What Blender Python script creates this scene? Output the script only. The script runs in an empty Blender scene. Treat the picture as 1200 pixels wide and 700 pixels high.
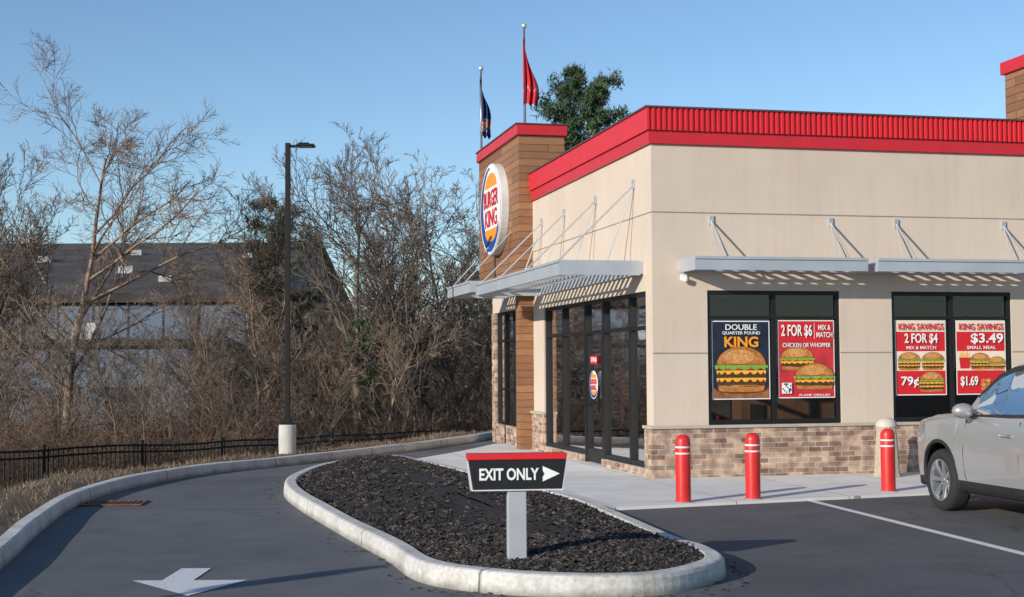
import bpy, math, random
import numpy as np
from mathutils import Vector, Matrix

random.seed(7)
S = bpy.context.scene
COL = S.collection

# ------------------------------------------------------------------ materials
MATS = {}
def nmat(name):
    m = bpy.data.materials.new(name); m.use_nodes = True
    nt = m.node_tree; b = nt.nodes['Principled BSDF']
    return m, nt, b
def noise(nt, scale, detail=4, rough=0.55, coord='Object', vec=None):
    n = nt.nodes.new('ShaderNodeTexNoise'); n.inputs['Scale'].default_value = scale
    n.inputs['Detail'].default_value = detail; n.inputs['Roughness'].default_value = rough
    if vec is None:
        tc = nt.nodes.new('ShaderNodeTexCoord'); vec = tc.outputs[coord]
    nt.links.new(vec, n.inputs['Vector'])
    return n
def ramp(nt, src, stops):
    r = nt.nodes.new('ShaderNodeValToRGB'); cr = r.color_ramp
    while len(cr.elements) < len(stops): cr.elements.new(0.5)
    for e, (p, c) in zip(cr.elements, stops):
        e.position = p; e.color = (c[0], c[1], c[2], 1)
    nt.links.new(src, r.inputs['Fac']); return r
def mul(nt, a, b, mode='MULTIPLY', fac=1.0):
    m = nt.nodes.new('ShaderNodeMixRGB'); m.blend_type = mode; m.inputs[0].default_value = fac
    nt.links.new(a, m.inputs[1]); nt.links.new(b, m.inputs[2]); return m
def bump(nt, b, src, strength, dist=0.01):
    n = nt.nodes.new('ShaderNodeBump'); n.inputs['Strength'].default_value = strength
    n.inputs['Distance'].default_value = dist
    nt.links.new(src, n.inputs['Height']); nt.links.new(n.outputs[0], b.inputs['Normal'])
def M(name, col, rough=0.6, metal=0.0, var=0.12, vscale=3.0, bmp=0.0, bscale=60, coat=0.0, spec=0.5):
    if name in MATS: return MATS[name]
    m, nt, b = nmat(name)
    lo = [c*(1-var) for c in col]; hi = [min(1, c*(1+var)) for c in col]
    n = noise(nt, vscale, 5)
    r = ramp(nt, n.outputs['Fac'], [(0.3, lo), (0.7, hi)])
    nt.links.new(r.outputs[0], b.inputs['Base Color'])
    b.inputs['Roughness'].default_value = rough; b.inputs['Metallic'].default_value = metal
    b.inputs['Coat Weight'].default_value = coat; b.inputs['Specular IOR Level'].default_value = spec
    if bmp:
        n2 = noise(nt, bscale, 3); bump(nt, b, n2.outputs['Fac'], bmp)
    MATS[name] = m; return m

def stuccomat():
    m, nt, b = nmat('stucco')
    n = noise(nt, .7, 6, .6); r = ramp(nt, n.outputs['Fac'], [(.3, (.565, .46, .365)), (.7, (.635, .525, .425))])
    tc = nt.nodes.new('ShaderNodeTexCoord'); mp = nt.nodes.new('ShaderNodeMapping'); mp.inputs['Scale'].default_value = (5, 5, .35)
    nt.links.new(tc.outputs['Object'], mp.inputs['Vector']); n3 = noise(nt, 1.6, 5, .6, vec=mp.outputs[0])
    r3 = ramp(nt, n3.outputs['Fac'], [(.28, (.94, .93, .92)), (.5, (1, 1, 1))])
    x = mul(nt, r.outputs[0], r3.outputs[0]); nt.links.new(x.outputs[0], b.inputs['Base Color'])
    b.inputs['Roughness'].default_value = .92; n2 = noise(nt, 95, 3); bump(nt, b, n2.outputs['Fac'], .35, .01); return m
stucco = stuccomat()
joint = M('stucco_joint', (0.27, 0.22, 0.17), 0.9)
red_lo = M('red_metal', (0.55, 0.018, 0.028), 0.45, var=0.06, coat=0.1)
red_rib = M('red_rib_metal', (0.62, 0.022, 0.03), 0.45, var=0.06)
coping = M('coping_metal', (0.10, 0.05, 0.05), 0.5)
black_al = M('black_aluminium', (0.012, 0.012, 0.013), 0.45, var=0.1, spec=.35)
grey_metal = M('canopy_metal', (0.46, 0.49, 0.52), 0.45, metal=0.3, var=0.08, vscale=2)
steel = M('steel_rod', (0.55, 0.56, 0.58), 0.4, metal=0.5)
sill_m = M('cast_sill', (0.42, 0.37, 0.3), 0.85, bmp=0.2)
white_m = M('white_panel', (0.8, 0.8, 0.78), 0.45, var=0.03)
orange_m = M('orange_ink', (0.85, 0.30, 0.02), 0.5, var=0.05)
redink = M('red_ink', (0.60, 0.015, 0.02), 0.5, var=0.05)
pinkink = M('deep_red_ink', (0.50, 0.03, 0.035), 0.5, var=0.35, vscale=4)
blueink = M('blue_ink', (0.01, 0.06, 0.28), 0.5, var=0.05)
navyink = M('navy_ink', (0.012, 0.018, 0.035), 0.5, var=0.4, vscale=7)
creamink = M('cream_ink', (0.78, 0.66, 0.52), 0.5, var=0.06)
bunink = M('bun_ink', (0.46, 0.17, 0.035), 0.5, var=0.35, vscale=14)
bunlite = M('bun_light_ink', (0.60, 0.27, 0.07), 0.5, var=0.25, vscale=18)
bundark = M('bun_dark_ink', (0.25, 0.075, 0.018), 0.5, var=0.3, vscale=18)
pattyink = M('patty_ink', (0.085, 0.028, 0.012), 0.5, var=0.6, vscale=45)
cheeseink = M('cheese_ink', (0.85, 0.42, 0.03), 0.5, var=0.12, vscale=20)
greenink = M('lettuce_ink', (0.20, 0.36, 0.05), 0.5, var=0.5, vscale=45)
tomink = M('tomato_ink', (0.6, 0.05, 0.02), 0.5, var=0.3, vscale=20)
boardink = M('board_ink', (0.26, 0.10, 0.035), 0.5, var=0.4, vscale=12)
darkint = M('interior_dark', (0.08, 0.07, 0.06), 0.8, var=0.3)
intwood = M('interior_wood', (0.22, 0.10, 0.05), 0.5, var=0.3)
pole_blk = M('black_pole', (0.008, 0.008, 0.009), 0.6, spec=.25)
concrete_b = M('lamp_concrete', (0.5, 0.48, 0.44), 0.85, var=0.12, vscale=5, bmp=0.3)
bollard_red = M('bollard_red', (0.60, 0.022, 0.02), 0.38, var=0.12, vscale=6)
aggregate = M('aggregate', (0.42, 0.35, 0.26), 0.9, var=0.3, vscale=45, bmp=0.6, bscale=60)
roofm = M('roof_membrane', (0.35, 0.35, 0.34), 0.9)
def paintmat():
    m, nt, b = nmat('road_paint')
    n = noise(nt, 30, 6, .75); r = ramp(nt, n.outputs['Fac'], [(.30, (.16, .16, .17)), (.40, (.58, .58, .57)), (.6, (.74, .74, .72))])
    nt.links.new(r.outputs[0], b.inputs['Base Color']); b.inputs['Roughness'].default_value = .8
    n2 = noise(nt, 170, 2); bump(nt, b, n2.outputs['Fac'], .3, .005); return m
paint_w = paintmat()

def asphalt(name, tint):
    m, nt, b = nmat(name)
    a = noise(nt, 0.35, 6, 0.6); f = noise(nt, 150, 2, 0.7); st = noise(nt, 1.7, 6, 0.65)
    r1 = ramp(nt, a.outputs['Fac'], [(0.3, [c*0.80 for c in tint]), (0.7, [c*1.18 for c in tint])])
    r2 = ramp(nt, f.outputs['Fac'], [(0.3, (0.5,)*3), (0.58, (1.0,)*3), (0.72, (2.5,)*3)])
    r3 = ramp(nt, st.outputs['Fac'], [(0.28, (0.76,)*3), (0.5, (1,)*3), (0.75, (1.12,)*3)])
    x = mul(nt, r1.outputs[0], r2.outputs[0]); x = mul(nt, x.outputs[0], r3.outputs[0])
    sp = noise(nt, 0.9, 2); r4 = ramp(nt, sp.outputs['Fac'], [(0.24, (.6,)*3), (.32, (1,)*3)]); x = mul(nt, x.outputs[0], r4.outputs[0])
    # hairline cracks
    tc = nt.nodes.new('ShaderNodeTexCoord'); wn = noise(nt, 1.3, 4)
    ad = nt.nodes.new('ShaderNodeMixRGB'); ad.blend_type = 'ADD'; ad.inputs[0].default_value = .5
    nt.links.new(tc.outputs['Object'], ad.inputs[1]); nt.links.new(wn.outputs['Color'], ad.inputs[2])
    vo = nt.nodes.new('ShaderNodeTexVoronoi'); vo.feature = 'DISTANCE_TO_EDGE'; vo.inputs['Scale'].default_value = .22
    nt.links.new(ad.outputs[0], vo.inputs['Vector'])
    r6 = ramp(nt, vo.outputs['Distance'], [(0.0, (.62,)*3), (.0022, (.8,)*3), (.004, (1,)*3)]); x = mul(nt, x.outputs[0], r6.outputs[0])
    nt.links.new(x.outputs[0], b.inputs['Base Color'])
    b.inputs['Roughness'].default_value = 0.85
    bump(nt, b, f.outputs['Fac'], 0.4, 0.006)
    return m
asph = asphalt('asphalt_drive', (0.128, 0.130, 0.136))
asph2 = asphalt('asphalt_parking', (0.098, 0.099, 0.103))

def concrete(name, col, bw, rh):
    m, nt, b = nmat(name)
    tc = nt.nodes.new('ShaderNodeTexCoord')
    mp = nt.nodes.new('ShaderNodeMapping'); mp.inputs['Rotation'].default_value = (0, 0, math.radians(-13))
    nt.links.new(tc.outputs['Object'], mp.inputs['Vector'])
    br = nt.nodes.new('ShaderNodeTexBrick'); br.offset = 0.0
    br.inputs['Scale'].default_value = 1; br.inputs['Brick Width'].default_value = bw
    br.inputs['Row Height'].default_value = rh; br.inputs['Mortar Size'].default_value = 0.008
    br.inputs['Color1'].default_value = (*col, 1); br.inputs['Color2'].default_value = (*[c*0.92 for c in col], 1)
    br.inputs['Mortar'].default_value = (*[c*0.4 for c in col], 1)
    nt.links.new(mp.outputs[0], br.inputs['Vector'])
    n = noise(nt, 1.2, 7, 0.65); r = ramp(nt, n.outputs['Fac'], [(0.3, (0.86,)*3), (0.7, (1.08,)*3)])
    x = mul(nt, br.outputs['Color'], r.outputs[0]); nt.links.new(x.outputs[0], b.inputs['Base Color'])
    b.inputs['Roughness'].default_value = 0.88
    n2 = noise(nt, 120, 3); bump(nt, b, n2.outputs['Fac'], 0.2, 0.004)
    return m
side_m = concrete('sidewalk_concrete', (0.76, 0.735, 0.69), 1.6, 1.6)

def curbmat():
    m, nt, b = nmat('kerb_concrete')
    uv = nt.nodes.new('ShaderNodeUVMap'); sp = nt.nodes.new('ShaderNodeSeparateXYZ')
    nt.links.new(uv.outputs[0], sp.inputs[0])
    md = nt.nodes.new('ShaderNodeMath'); md.operation = 'FRACT'
    dv = nt.nodes.new('ShaderNodeMath'); dv.operation = 'DIVIDE'; dv.inputs[1].default_value = 3.0
    nt.links.new(sp.outputs[0], dv.inputs[0]); nt.links.new(dv.outputs[0], md.inputs[0])
    r = ramp(nt, md.outputs[0], [(0.0, (0.25,)*3), (0.006, (0.25,)*3), (0.009, (1,)*3)])
    n = noise(nt, 2.2, 8, 0.7); r2 = ramp(nt, n.outputs['Fac'], [(0.28, (0.40, 0.37, 0.33)), (0.5, (0.57, 0.545, 0.50)), (0.72, (0.66, 0.64, 0.60))])
    n3 = noise(nt, 22, 4); r3 = ramp(nt, n3.outputs['Fac'], [(0.3, (0.76,)*3), (0.6, (1.05,)*3)])
    x = mul(nt, r.outputs[0], r2.outputs[0]); x = mul(nt, x.outputs[0], r3.outputs[0])
    tc = nt.nodes.new('ShaderNodeTexCoord'); s2 = nt.nodes.new('ShaderNodeSeparateXYZ'); nt.links.new(tc.outputs['Object'], s2.inputs[0])
    ad = nt.nodes.new('ShaderNodeMath'); ad.operation = 'MULTIPLY_ADD'; ad.inputs[1].default_value = .08; nt.links.new(n.outputs['Fac'], ad.inputs[0]); nt.links.new(s2.outputs[2], ad.inputs[2])
    r5 = ramp(nt, ad.outputs[0], [(.05, (.5, .48, .45)), (.11, (1, 1, 1))]); x = mul(nt, x.outputs[0], r5.outputs[0])
    nt.links.new(x.outputs[0], b.inputs['Base Color']); b.inputs['Roughness'].default_value = 0.9
    n2 = noise(nt, 70, 4); bump(nt, b, n2.outputs['Fac'], 0.4, 0.008)
    return m
curb_m = curbmat()

def wallcoord(nt):
    tc = nt.nodes.new('ShaderNodeTexCoord'); sp = nt.nodes.new('ShaderNodeSeparateXYZ')
    nt.links.new(tc.outputs['Object'], sp.inputs[0])
    ad = nt.nodes.new('ShaderNodeMath'); ad.operation = 'ADD'
    nt.links.new(sp.outputs[0], ad.inputs[0]); nt.links.new(sp.outputs[1], ad.inputs[1])
    cb = nt.nodes.new('ShaderNodeCombineXYZ')
    nt.links.new(ad.outputs[0], cb.inputs[0]); nt.links.new(sp.outputs[2], cb.inputs[1])
    return cb
def brickmat():
    m, nt, b = nmat('brick')
    cb = wallcoord(nt)
    br = nt.nodes.new('ShaderNodeTexBrick'); br.inputs['Scale'].default_value = 1
    br.inputs['Brick Width'].default_value = 0.215; br.inputs['Row Height'].default_value = 0.076
    br.inputs['Mortar Size'].default_value = 0.006; br.inputs['Mortar Smooth'].default_value = 0.2
    br.inputs['Bias'].default_value = -.05
    br.inputs['Color1'].default_value = (.50, .34, .235, 1); br.inputs['Color2'].default_value = (.17, .10, .075, 1)
    br.inputs['Mortar'].default_value = (0.42, 0.38, 0.33, 1)
    nt.links.new(cb.outputs[0], br.inputs['Vector'])
    wn = nt.nodes.new('ShaderNodeTexNoise'); wn.inputs['Scale'].default_value = 5.5; wn.inputs['Detail'].default_value = 1
    nt.links.new(cb.outputs[0], wn.inputs['Vector'])
    r = ramp(nt, wn.outputs['Fac'], [(0.35, (0.72, 0.66, 0.64)), (0.5, (1.0, 1, 1)), (0.62, (1.3, 1.28, 1.24))])
    fn = nt.nodes.new('ShaderNodeTexNoise'); fn.inputs['Scale'].default_value = 55; fn.inputs['Detail'].default_value = 4
    nt.links.new(cb.outputs[0], fn.inputs['Vector'])
    r2 = ramp(nt, fn.outputs['Fac'], [(0.3, (0.75,)*3), (0.7, (1.2,)*3)])
    x = mul(nt, br.outputs['Color'], r.outputs[0]); x = mul(nt, x.outputs[0], r2.outputs[0])
    nt.links.new(x.outputs[0], b.inputs['Base Color']); b.inputs['Roughness'].default_value = 0.9
    inv = nt.nodes.new('ShaderNodeMath'); inv.operation = 'SUBTRACT'; inv.inputs[0].default_value = 1
    nt.links.new(br.outputs['Fac'], inv.inputs[1]); bump(nt, b, inv.outputs[0], 0.6, 0.006)
    return m
brick = brickmat()
def woodmat():
    m, nt, b = nmat('wood_siding')
    cb = wallcoord(nt)
    br = nt.nodes.new('ShaderNodeTexBrick'); br.inputs['Scale'].default_value = 1
    br.inputs['Brick Width'].default_value = 1.9; br.inputs['Row Height'].default_value = 0.145
    br.inputs['Mortar Size'].default_value = 0.006; br.inputs['Bias'].default_value = 0
    br.inputs['Color1'].default_value = (0.34, 0.165, 0.075, 1); br.inputs['Color2'].default_value = (0.21, 0.095, 0.045, 1)
    br.inputs['Mortar'].default_value = (0.05, 0.025, 0.015, 1)
    nt.links.new(cb.outputs[0], br.inputs['Vector'])
    mp = nt.nodes.new('ShaderNodeMapping'); mp.inputs['Scale'].default_value = (1.5, 22, 1)
    nt.links.new(cb.outputs[0], mp.inputs['Vector'])
    n = noise(nt, 3, 5, 0.6, vec=mp.outputs[0]); r = ramp(nt, n.outputs['Fac'], [(0.3, (0.72,)*3), (0.7, (1.2,)*3)])
    x = mul(nt, br.outputs['Color'], r.outputs[0]); nt.links.new(x.outputs[0], b.inputs['Base Color'])
    b.inputs['Roughness'].default_value = 0.6
    return m
wood = woodmat()
def glassmat(name, tint, base=0.05):
    m = bpy.data.materials.new(name); m.use_nodes = True; nt = m.node_tree; nt.nodes.clear()
    o = nt.nodes.new('ShaderNodeOutputMaterial'); mx = nt.nodes.new('ShaderNodeMixShader')
    t = nt.nodes.new('ShaderNodeBsdfTransparent'); t.inputs[0].default_value = (*tint, 1)
    g = nt.nodes.new('ShaderNodeBsdfGlossy'); g.inputs['Roughness'].default_value = 0.02
    fr = nt.nodes.new('ShaderNodeFresnel'); fr.inputs['IOR'].default_value = 1.5
    tc = nt.nodes.new('ShaderNodeTexCoord')
    n = nt.nodes.new('ShaderNodeTexNoise'); n.inputs['Scale'].default_value = 0.9
    nt.links.new(tc.outputs['Object'], n.inputs['Vector'])
    bp = nt.nodes.new('ShaderNodeBump'); bp.inputs['Strength'].default_value = 0.12; bp.inputs['Distance'].default_value = 0.03
    nt.links.new(n.outputs['Fac'], bp.inputs['Height']); nt.links.new(bp.outputs[0], g.inputs['Normal'])
    ad = nt.nodes.new('ShaderNodeMath'); ad.operation = 'ADD'; ad.inputs[1].default_value = base; ad.use_clamp = True
    nt.links.new(fr.outputs[0], ad.inputs[0]); nt.links.new(ad.outputs[0], mx.inputs[0])
    nt.links.new(t.outputs[0], mx.inputs[1]); nt.links.new(g.outputs[0], mx.inputs[2])
    nt.links.new(mx.outputs[0], o.inputs[0]); return m
glass = glassmat('window_glass', (0.62, 0.66, 0.66), 0.04)
carglass = glassmat('car_glass', (0.22, 0.25, 0.25), 0.04)

# ------------------------------------------------------------------ helpers
def empty(name, loc=(0, 0, 0), rz=0.0):
    e = bpy.data.objects.new(name, None); COL.objects.link(e)
    e.location = loc; e.rotation_euler = (0, 0, rz); e.empty_display_size = 0.3
    return e
class MB:
    def __init__(s): s.v = []; s.f = []; s.m = []
    def quad(s, pts, mi=0):
        b = len(s.v); s.v += [tuple(p) for p in pts]; s.f.append(tuple(range(b, b+len(pts)))); s.m.append(mi)
    def box(s, x0, x1, y0, y1, z0, z1, mi=0, T=None):
        b = len(s.v)
        P = [(x0,y0,z0),(x1,y0,z0),(x1,y1,z0),(x0,y1,z0),(x0,y0,z1),(x1,y0,z1),(x1,y1,z1),(x0,y1,z1)]
        if T is not None: P = [tuple(T @ Vector(p)) for p in P]
        s.v += P
        for q in ((0,3,2,1),(4,5,6,7),(0,1,5,4),(1,2,6,5),(2,3,7,6),(3,0,4,7)):
            s.f.append(tuple(b+i for i in q)); s.m.append(mi)
    def ring(s, p, d, r, n):
        ref = Vector((0, 1, 0)) if abs(d.y) < 0.9 else Vector((1, 0, 0))
        a = d.cross(ref).normalized(); c = d.cross(a)
        b = len(s.v)
        for i in range(n):
            t = 2*math.pi*i/n
            q = p + a*(math.cos(t)*r) + c*(math.sin(t)*r); s.v.append((q.x, q.y, q.z))
        return b
    def link(s, a, b, n, mi=0):
        for i in range(n):
            j = (i+1) % n; s.f.append((a+i, a+j, b+j, b+i)); s.m.append(mi)
    def tube(s, p0, p1, r0, r1=None, n=8, mi=0, cap=True):
        p0 = Vector(p0); p1 = Vector(p1); d = (p1-p0).normalized(); r1 = r0 if r1 is None else r1
        a = s.ring(p0, d, r0, n); b = s.ring(p1, d, r1, n); s.link(a, b, n, mi)
        if cap:
            s.f.append(tuple(range(a, a+n))); s.m.append(mi); s.f.append(tuple(range(b, b+n))[::-1]); s.m.append(mi)
    def lathe(s, prof, n=24, mi=0, T=None, ax='z'):
        rs = []
        for r, z in prof:
            b = len(s.v); rs.append(b)
            for i in range(n):
                t = 2*math.pi*i/n
                p = Vector((r*math.cos(t), r*math.sin(t), z)) if ax == 'z' else Vector((r*math.cos(t), z, r*math.sin(t)))
                if T is not None: p = T @ p
                s.v.append(tuple(p))
        for a, b in zip(rs, rs[1:]): s.link(a, b, n, mi)
    def obj(s, name, mats, parent=None, smooth=False, bevel=0.0):
        me = bpy.data.meshes.new(name); me.from_pydata(s.v, [], s.f)
        if not isinstance(mats, (list, tuple)): mats = [mats]
        for m in mats: me.materials.append(m)
        if len(mats) > 1: me.polygons.foreach_set('material_index', s.m)
        if smooth: me.polygons.foreach_set('use_smooth', [True]*len(me.polygons))
        me.update()
        o = bpy.data.objects.new(name, me); COL.objects.link(o)
        if parent: o.parent = parent
        if bevel:
            bv = o.modifiers.new('bevel', 'BEVEL'); bv.width = bevel; bv.segments = 2; bv.limit_method = 'ANGLE'
        return o
def box(name, x0, x1, y0, y1, z0, z1, mat, parent=None, bevel=0.0):
    b = MB(); b.box(x0, x1, y0, y1, z0, z1); return b.obj(name, mat, parent, bevel=bevel)

def txt(name, s, parent, face, org, w, h, mat, off=0.012, lay=0.0):
    c = bpy.data.curves.new(name, 'FONT'); c.body = s; c.align_x = 'CENTER'; c.align_y = 'CENTER'
    c.size = 1; c.offset = off; c.extrude = 0.004; c.materials.append(mat); c.resolution_u = 3
    o = bpy.data.objects.new(name, c); COL.objects.link(o)
    bpy.context.view_layer.update()
    dx, dy = max(o.dimensions.x, .01), max(o.dimensions.y, .01)
    bb = [Vector(q) for q in o.bound_box]
    cx = (min(q.x for q in bb)+max(q.x for q in bb))/2; cy = (min(q.y for q in bb)+max(q.y for q in bb))/2
    sx, sy = w/dx, h/dy
    me = bpy.data.meshes.new_from_object(o); bpy.data.objects.remove(o)
    o = bpy.data.objects.new(name, me); COL.objects.link(o)
    for v in me.vertices: v.co = Vector(((v.co.x-cx)*sx, (v.co.y-cy)*sy, v.co.z*0.4))
    if not me.materials: me.materials.append(mat)
    o.parent = parent
    if face == 'R': o.location = (org[0], org[1]-lay, org[2]); o.rotation_euler = (math.pi/2, 0, 0)
    else: o.location = (org[0]-lay, org[1], org[2]); o.rotation_euler = (math.pi/2, 0, -math.pi/2)
    return o
class Flat:
    """flat printed artwork, layered in thin steps"""
    def __init__(s): s.it = []
    def add(s, pts, layer, mat): s.it.append((pts, layer, mat))
    def rect(s, a0, a1, b0, b1, layer, mat): s.add([(a0,b0),(a1,b0),(a1,b1),(a0,b1)], layer, mat)
    def ell(s, ca, cb, ra, rb, layer, mat, t0=0, t1=360, n=28):
        s.add([(ca+ra*math.cos(math.radians(t0+(t1-t0)*i/n)), cb+rb*math.sin(math.radians(t0+(t1-t0)*i/n))) for i in range(n if t1-t0 == 360 else n+1)], layer, mat)
    def build(s, name, face, org, parent, eps=.002):
        mats = []; mb = MB()
        for pts, l, m in s.it:
            if m not in mats: mats.append(m)
            e = eps*l
            P = [((org[0]+a, org[1]-e, org[2]+b) if face == 'R' else (org[0]-e, org[1]-a, org[2]+b)) for a, b in pts]
            mb.quad(P, mats.index(m))
        return mb.obj(name, mats, parent)
def burger(F, ca, cb, w, layer, tall=1.0, double=True):
    h = w*0.125*tall
    ph = random.uniform(0, 6)
    def slab(b, ra, hh, m, l, wav=0, fr=9):
        n = 26; P = []
        for i in range(n+1):
            t = math.pi*i/n; P.append((ca+ra*math.cos(t), b+hh*0.5*max(0, math.sin(t))**0.35))
        for i in range(1, n):
            t = math.pi*i/n; P.append((ca-ra*math.cos(t), b-hh*0.5*max(0, math.sin(t))**0.35-wav*abs(math.sin(i*fr*.21+ph))))
        F.add(P, l, m)
    z = cb
    slab(z, w*.45, h*1.2, bunink, layer); slab(z+h*.35, w*.46, h*.4, bunlite, layer+1); z += h*.95
    for k in range(2 if double else 1):
        slab(z, w*.49, h*1.25, pattyink, layer+1, h*.15, 14); z += h*.66
        slab(z, w*.495, h*.16, cheeseink, layer+2+2*k, h*.55, 5); z += h*.55
    slab(z, w*.46, h*.5, tomink, layer+5, h*.1, 11); z += h*.28
    slab(z, w*.53, h*.30, greenink, layer+6, h*.6, 19); z += h*.12
    F.ell(ca, z, w*.49, h*3.0, layer+7, bundark, 0, 180)
    F.ell(ca, z+h*.14, w*.475, h*2.82, layer+8, bunink, 0, 180)
    F.ell(ca-w*.04, z+h*1.35, w*.30, h*1.15, layer+9, bunlite)
    for k in range(30):
        a = random.uniform(-.36, .36)*w; bb = random.uniform(.7, 2.5)*h*(1-(a/w/.5)**2*.8)
        F.ell(ca+a, z+bb+h*.1, w*.010, w*.006, layer+10, creamink, n=6)

def catmull(P, n=8, closed=False):
    out = []; N = len(P)
    rng = range(N) if closed else range(N-1)
    for i in rng:
        g = (lambda k: P[k % N]) if closed else (lambda k: P[min(max(k, 0), N-1)])
        p0, p1, p2, p3 = (np.array(g(i+k), float) for k in (-1, 0, 1, 2))
        for j in range(n):
            t = j/n
            out.append(tuple(0.5*((2*p1)+(-p0+p2)*t+(2*p0-5*p1+4*p2-p3)*t*t+(-p0+3*p1-3*p2+p3)*t**3)))
    if not closed: out.append(tuple(P[-1]))
    return out
def sweep(name, pts, prof, mat, closed=False):
    N = len(pts); mb = MB(); L = [0]
    for i in range(1, N+1): 
        a = Vector(pts[i-1]); b = Vector(pts[i % N]); L.append(L[-1]+(b-a).length)
    K = len(prof)
    for i in range(N):
        a = Vector(pts[(i-1) % N] if closed or i > 0 else pts[0]); b = Vector(pts[(i+1) % N] if closed or i < N-1 else pts[-1])
        d = (b-a).normalized(); nrm = Vector((-d.y, d.x)); p = Vector(pts[i])
        wz = .004*math.sin(L[i]*.9)+.003*math.sin(L[i]*2.3)
        for o, z in prof:
            q = p+nrm*o; mb.v.append((q.x, q.y, z+wz))
    uv = []
    for i in range(N if closed else N-1):
        j = (i+1) % N
        for k in range(K-1):
            mb.f.append((i*K+k, j*K+k, j*K+k+1, i*K+k+1)); mb.m.append(0)
            uv += [(L[i], k), (L[i+1], k), (L[i+1], k+1), (L[i], k+1)]
    o = mb.obj(name, mat)
    ul = o.data.uv_layers.new(name='UVMap')
    for l, c in zip(ul.data, uv): l.uv = c
    return o
def sheet(name, pts, z, mat):
    import bmesh
    bm = bmesh.new(); vs = [bm.verts.new((p[0], p[1], z)) for p in pts]; f = bm.faces.new(vs)
    bmesh.ops.triangulate(bm, faces=[f]); bm.normal_update()
    for f in bm.faces:
        if f.normal.z < 0: f.normal_flip()
    me = bpy.data.meshes.new(name); bm.to_mesh(me); bm.free(); me.materials.append(mat)
    o = bpy.data.objects.new(name, me); COL.objects.link(o); return o

# ------------------------------------------------------------------ ground
OUT = [(-3.0, -30), (-3.1, -8), (-3.3, 2), (-3.75, 8), (-4.3, 11.6), (-4.85, 14.2), (-5.35, 17.0), (-5.40, 19.3), (-4.95, 21.7),
       (-4.0, 23.6), (-3.05, 25.4), (-2.05, 27.6), (-1.2, 29.8), (-.2, 32.6), (1.6, 35.8), (6, 39.5), (16, 43), (45, 50)]
OUTC = catmull(OUT, 7)
SEGA = np.array(OUTC[:-1]); SEGB = np.array(OUTC[1:])
def sdist(P):
    P = np.asarray(P, float).reshape(-1, 2); best = np.full(len(P), 1e9); sign = np.ones(len(P))
    for a, b in zip(SEGA, SEGB):
        d = b-a; L2 = (d*d).sum(); r = P-a
        t = np.clip((r@d)/L2, 0, 1); q = r-t[:, None]*d; ds = np.sqrt((q*q).sum(1))
        cr = d[0]*r[:, 1]-d[1]*r[:, 0]
        m = ds < best; best[m] = ds[m]; sign[m] = np.where(cr[m] > 0, 1, -1)
    return best*sign
def sm(t): t = np.clip(t, 0, 1); return t*t*(3-2*t)
def terr(P):
    P = np.asarray(P, float).reshape(-1, 2); d = sdist(P); x, y = P[:, 0], P[:, 1]
    z = np.where(d <= 0.1, -0.05, -0.05+0.15*sm((d-.1)/.5))
    A = np.clip(.85+.03*(y-23), .6, 1.3)
    z = z - sm((d-1.0)/3.6)*A - sm((d-7)/18)*2.0
    w = sm((d-.6)/2)
    z = z + w*0.06*(np.sin(x*1.7+y*.9)+np.sin(x*.8-y*2.1+1)) + sm((d-8)/8)*.25*(np.sin(x*.35)+np.cos(y*.3))
    z = z + sm((d-12)/10)*sm((y-60)/38)*8.0*sm((x+13)/7)*sm((260-y)/80)
    return z
def tz(x, y): return float(terr([(x, y)])[0])
xs = np.concatenate([np.array([-1500, -700, -350, -200, -130, -95]), np.arange(-75, -24, 3), np.arange(-24, 10, .4), np.arange(10, 40, 3), np.array([45, 60, 90, 150, 300, 700, 1500])])
ys = np.concatenate([np.array([-800, -300, -120, -60, -35]), np.arange(-25, 4, 2.5), np.arange(4, 42, .4), np.arange(42, 100, 3), np.array([105, 120, 150, 185, 220, 260, 400, 900, 2500])])
X, Y = np.meshgrid(xs, ys); Z = terr(np.stack([X.ravel(), Y.ravel()], 1))
gv = list(zip(X.ravel().tolist(), Y.ravel().tolist(), Z.tolist())); nx = len(xs)
gf = [(j*nx+i, j*nx+i+1, (j+1)*nx+i+1, (j+1)*nx+i) for j in range(len(ys)-1) for i in range(nx-1)]
def groundmat():
    m, nt, b = nmat('dry_ground')
    n1 = noise(nt, .5, 8, .65); n2 = noise(nt, 9, 6, .75)
    r1 = ramp(nt, n1.outputs['Fac'], [(.3, (.09, .062, .042)), (.5, (.16, .11, .07)), (.7, (.22, .165, .105))])
    r2 = ramp(nt, n2.outputs['Fac'], [(.3, (.4,)*3), (.5, (.9,)*3), (.7, (1.4,)*3)])
    x = mul(nt, r1.outputs[0], r2.outputs[0]); nt.links.new(x.outputs[0], b.inputs['Base Color'])
    b.inputs['Roughness'].default_value = 1; bump(nt, b, n2.outputs['Fac'], .8, .08); return m
gm = MB(); gm.v = gv; gm.f = gf; gm.m = [0]*len(gf)
gm.obj('ground', groundmat(), smooth=True)

asp_poly = [p for p in OUTC if p[1] > -25] + [(45, -25)]
asp_poly = [(p[0]-0.05, p[1]) for p in asp_poly]
sheet('driveway', asp_poly, 0.0, asph)
sweep('kerb', OUTC, [(0, -.03), (0.012, .12), (.03, .148), (.05, .155), (.17, .155), (.185, .14), (.2, -.05)], curb_m)

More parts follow.
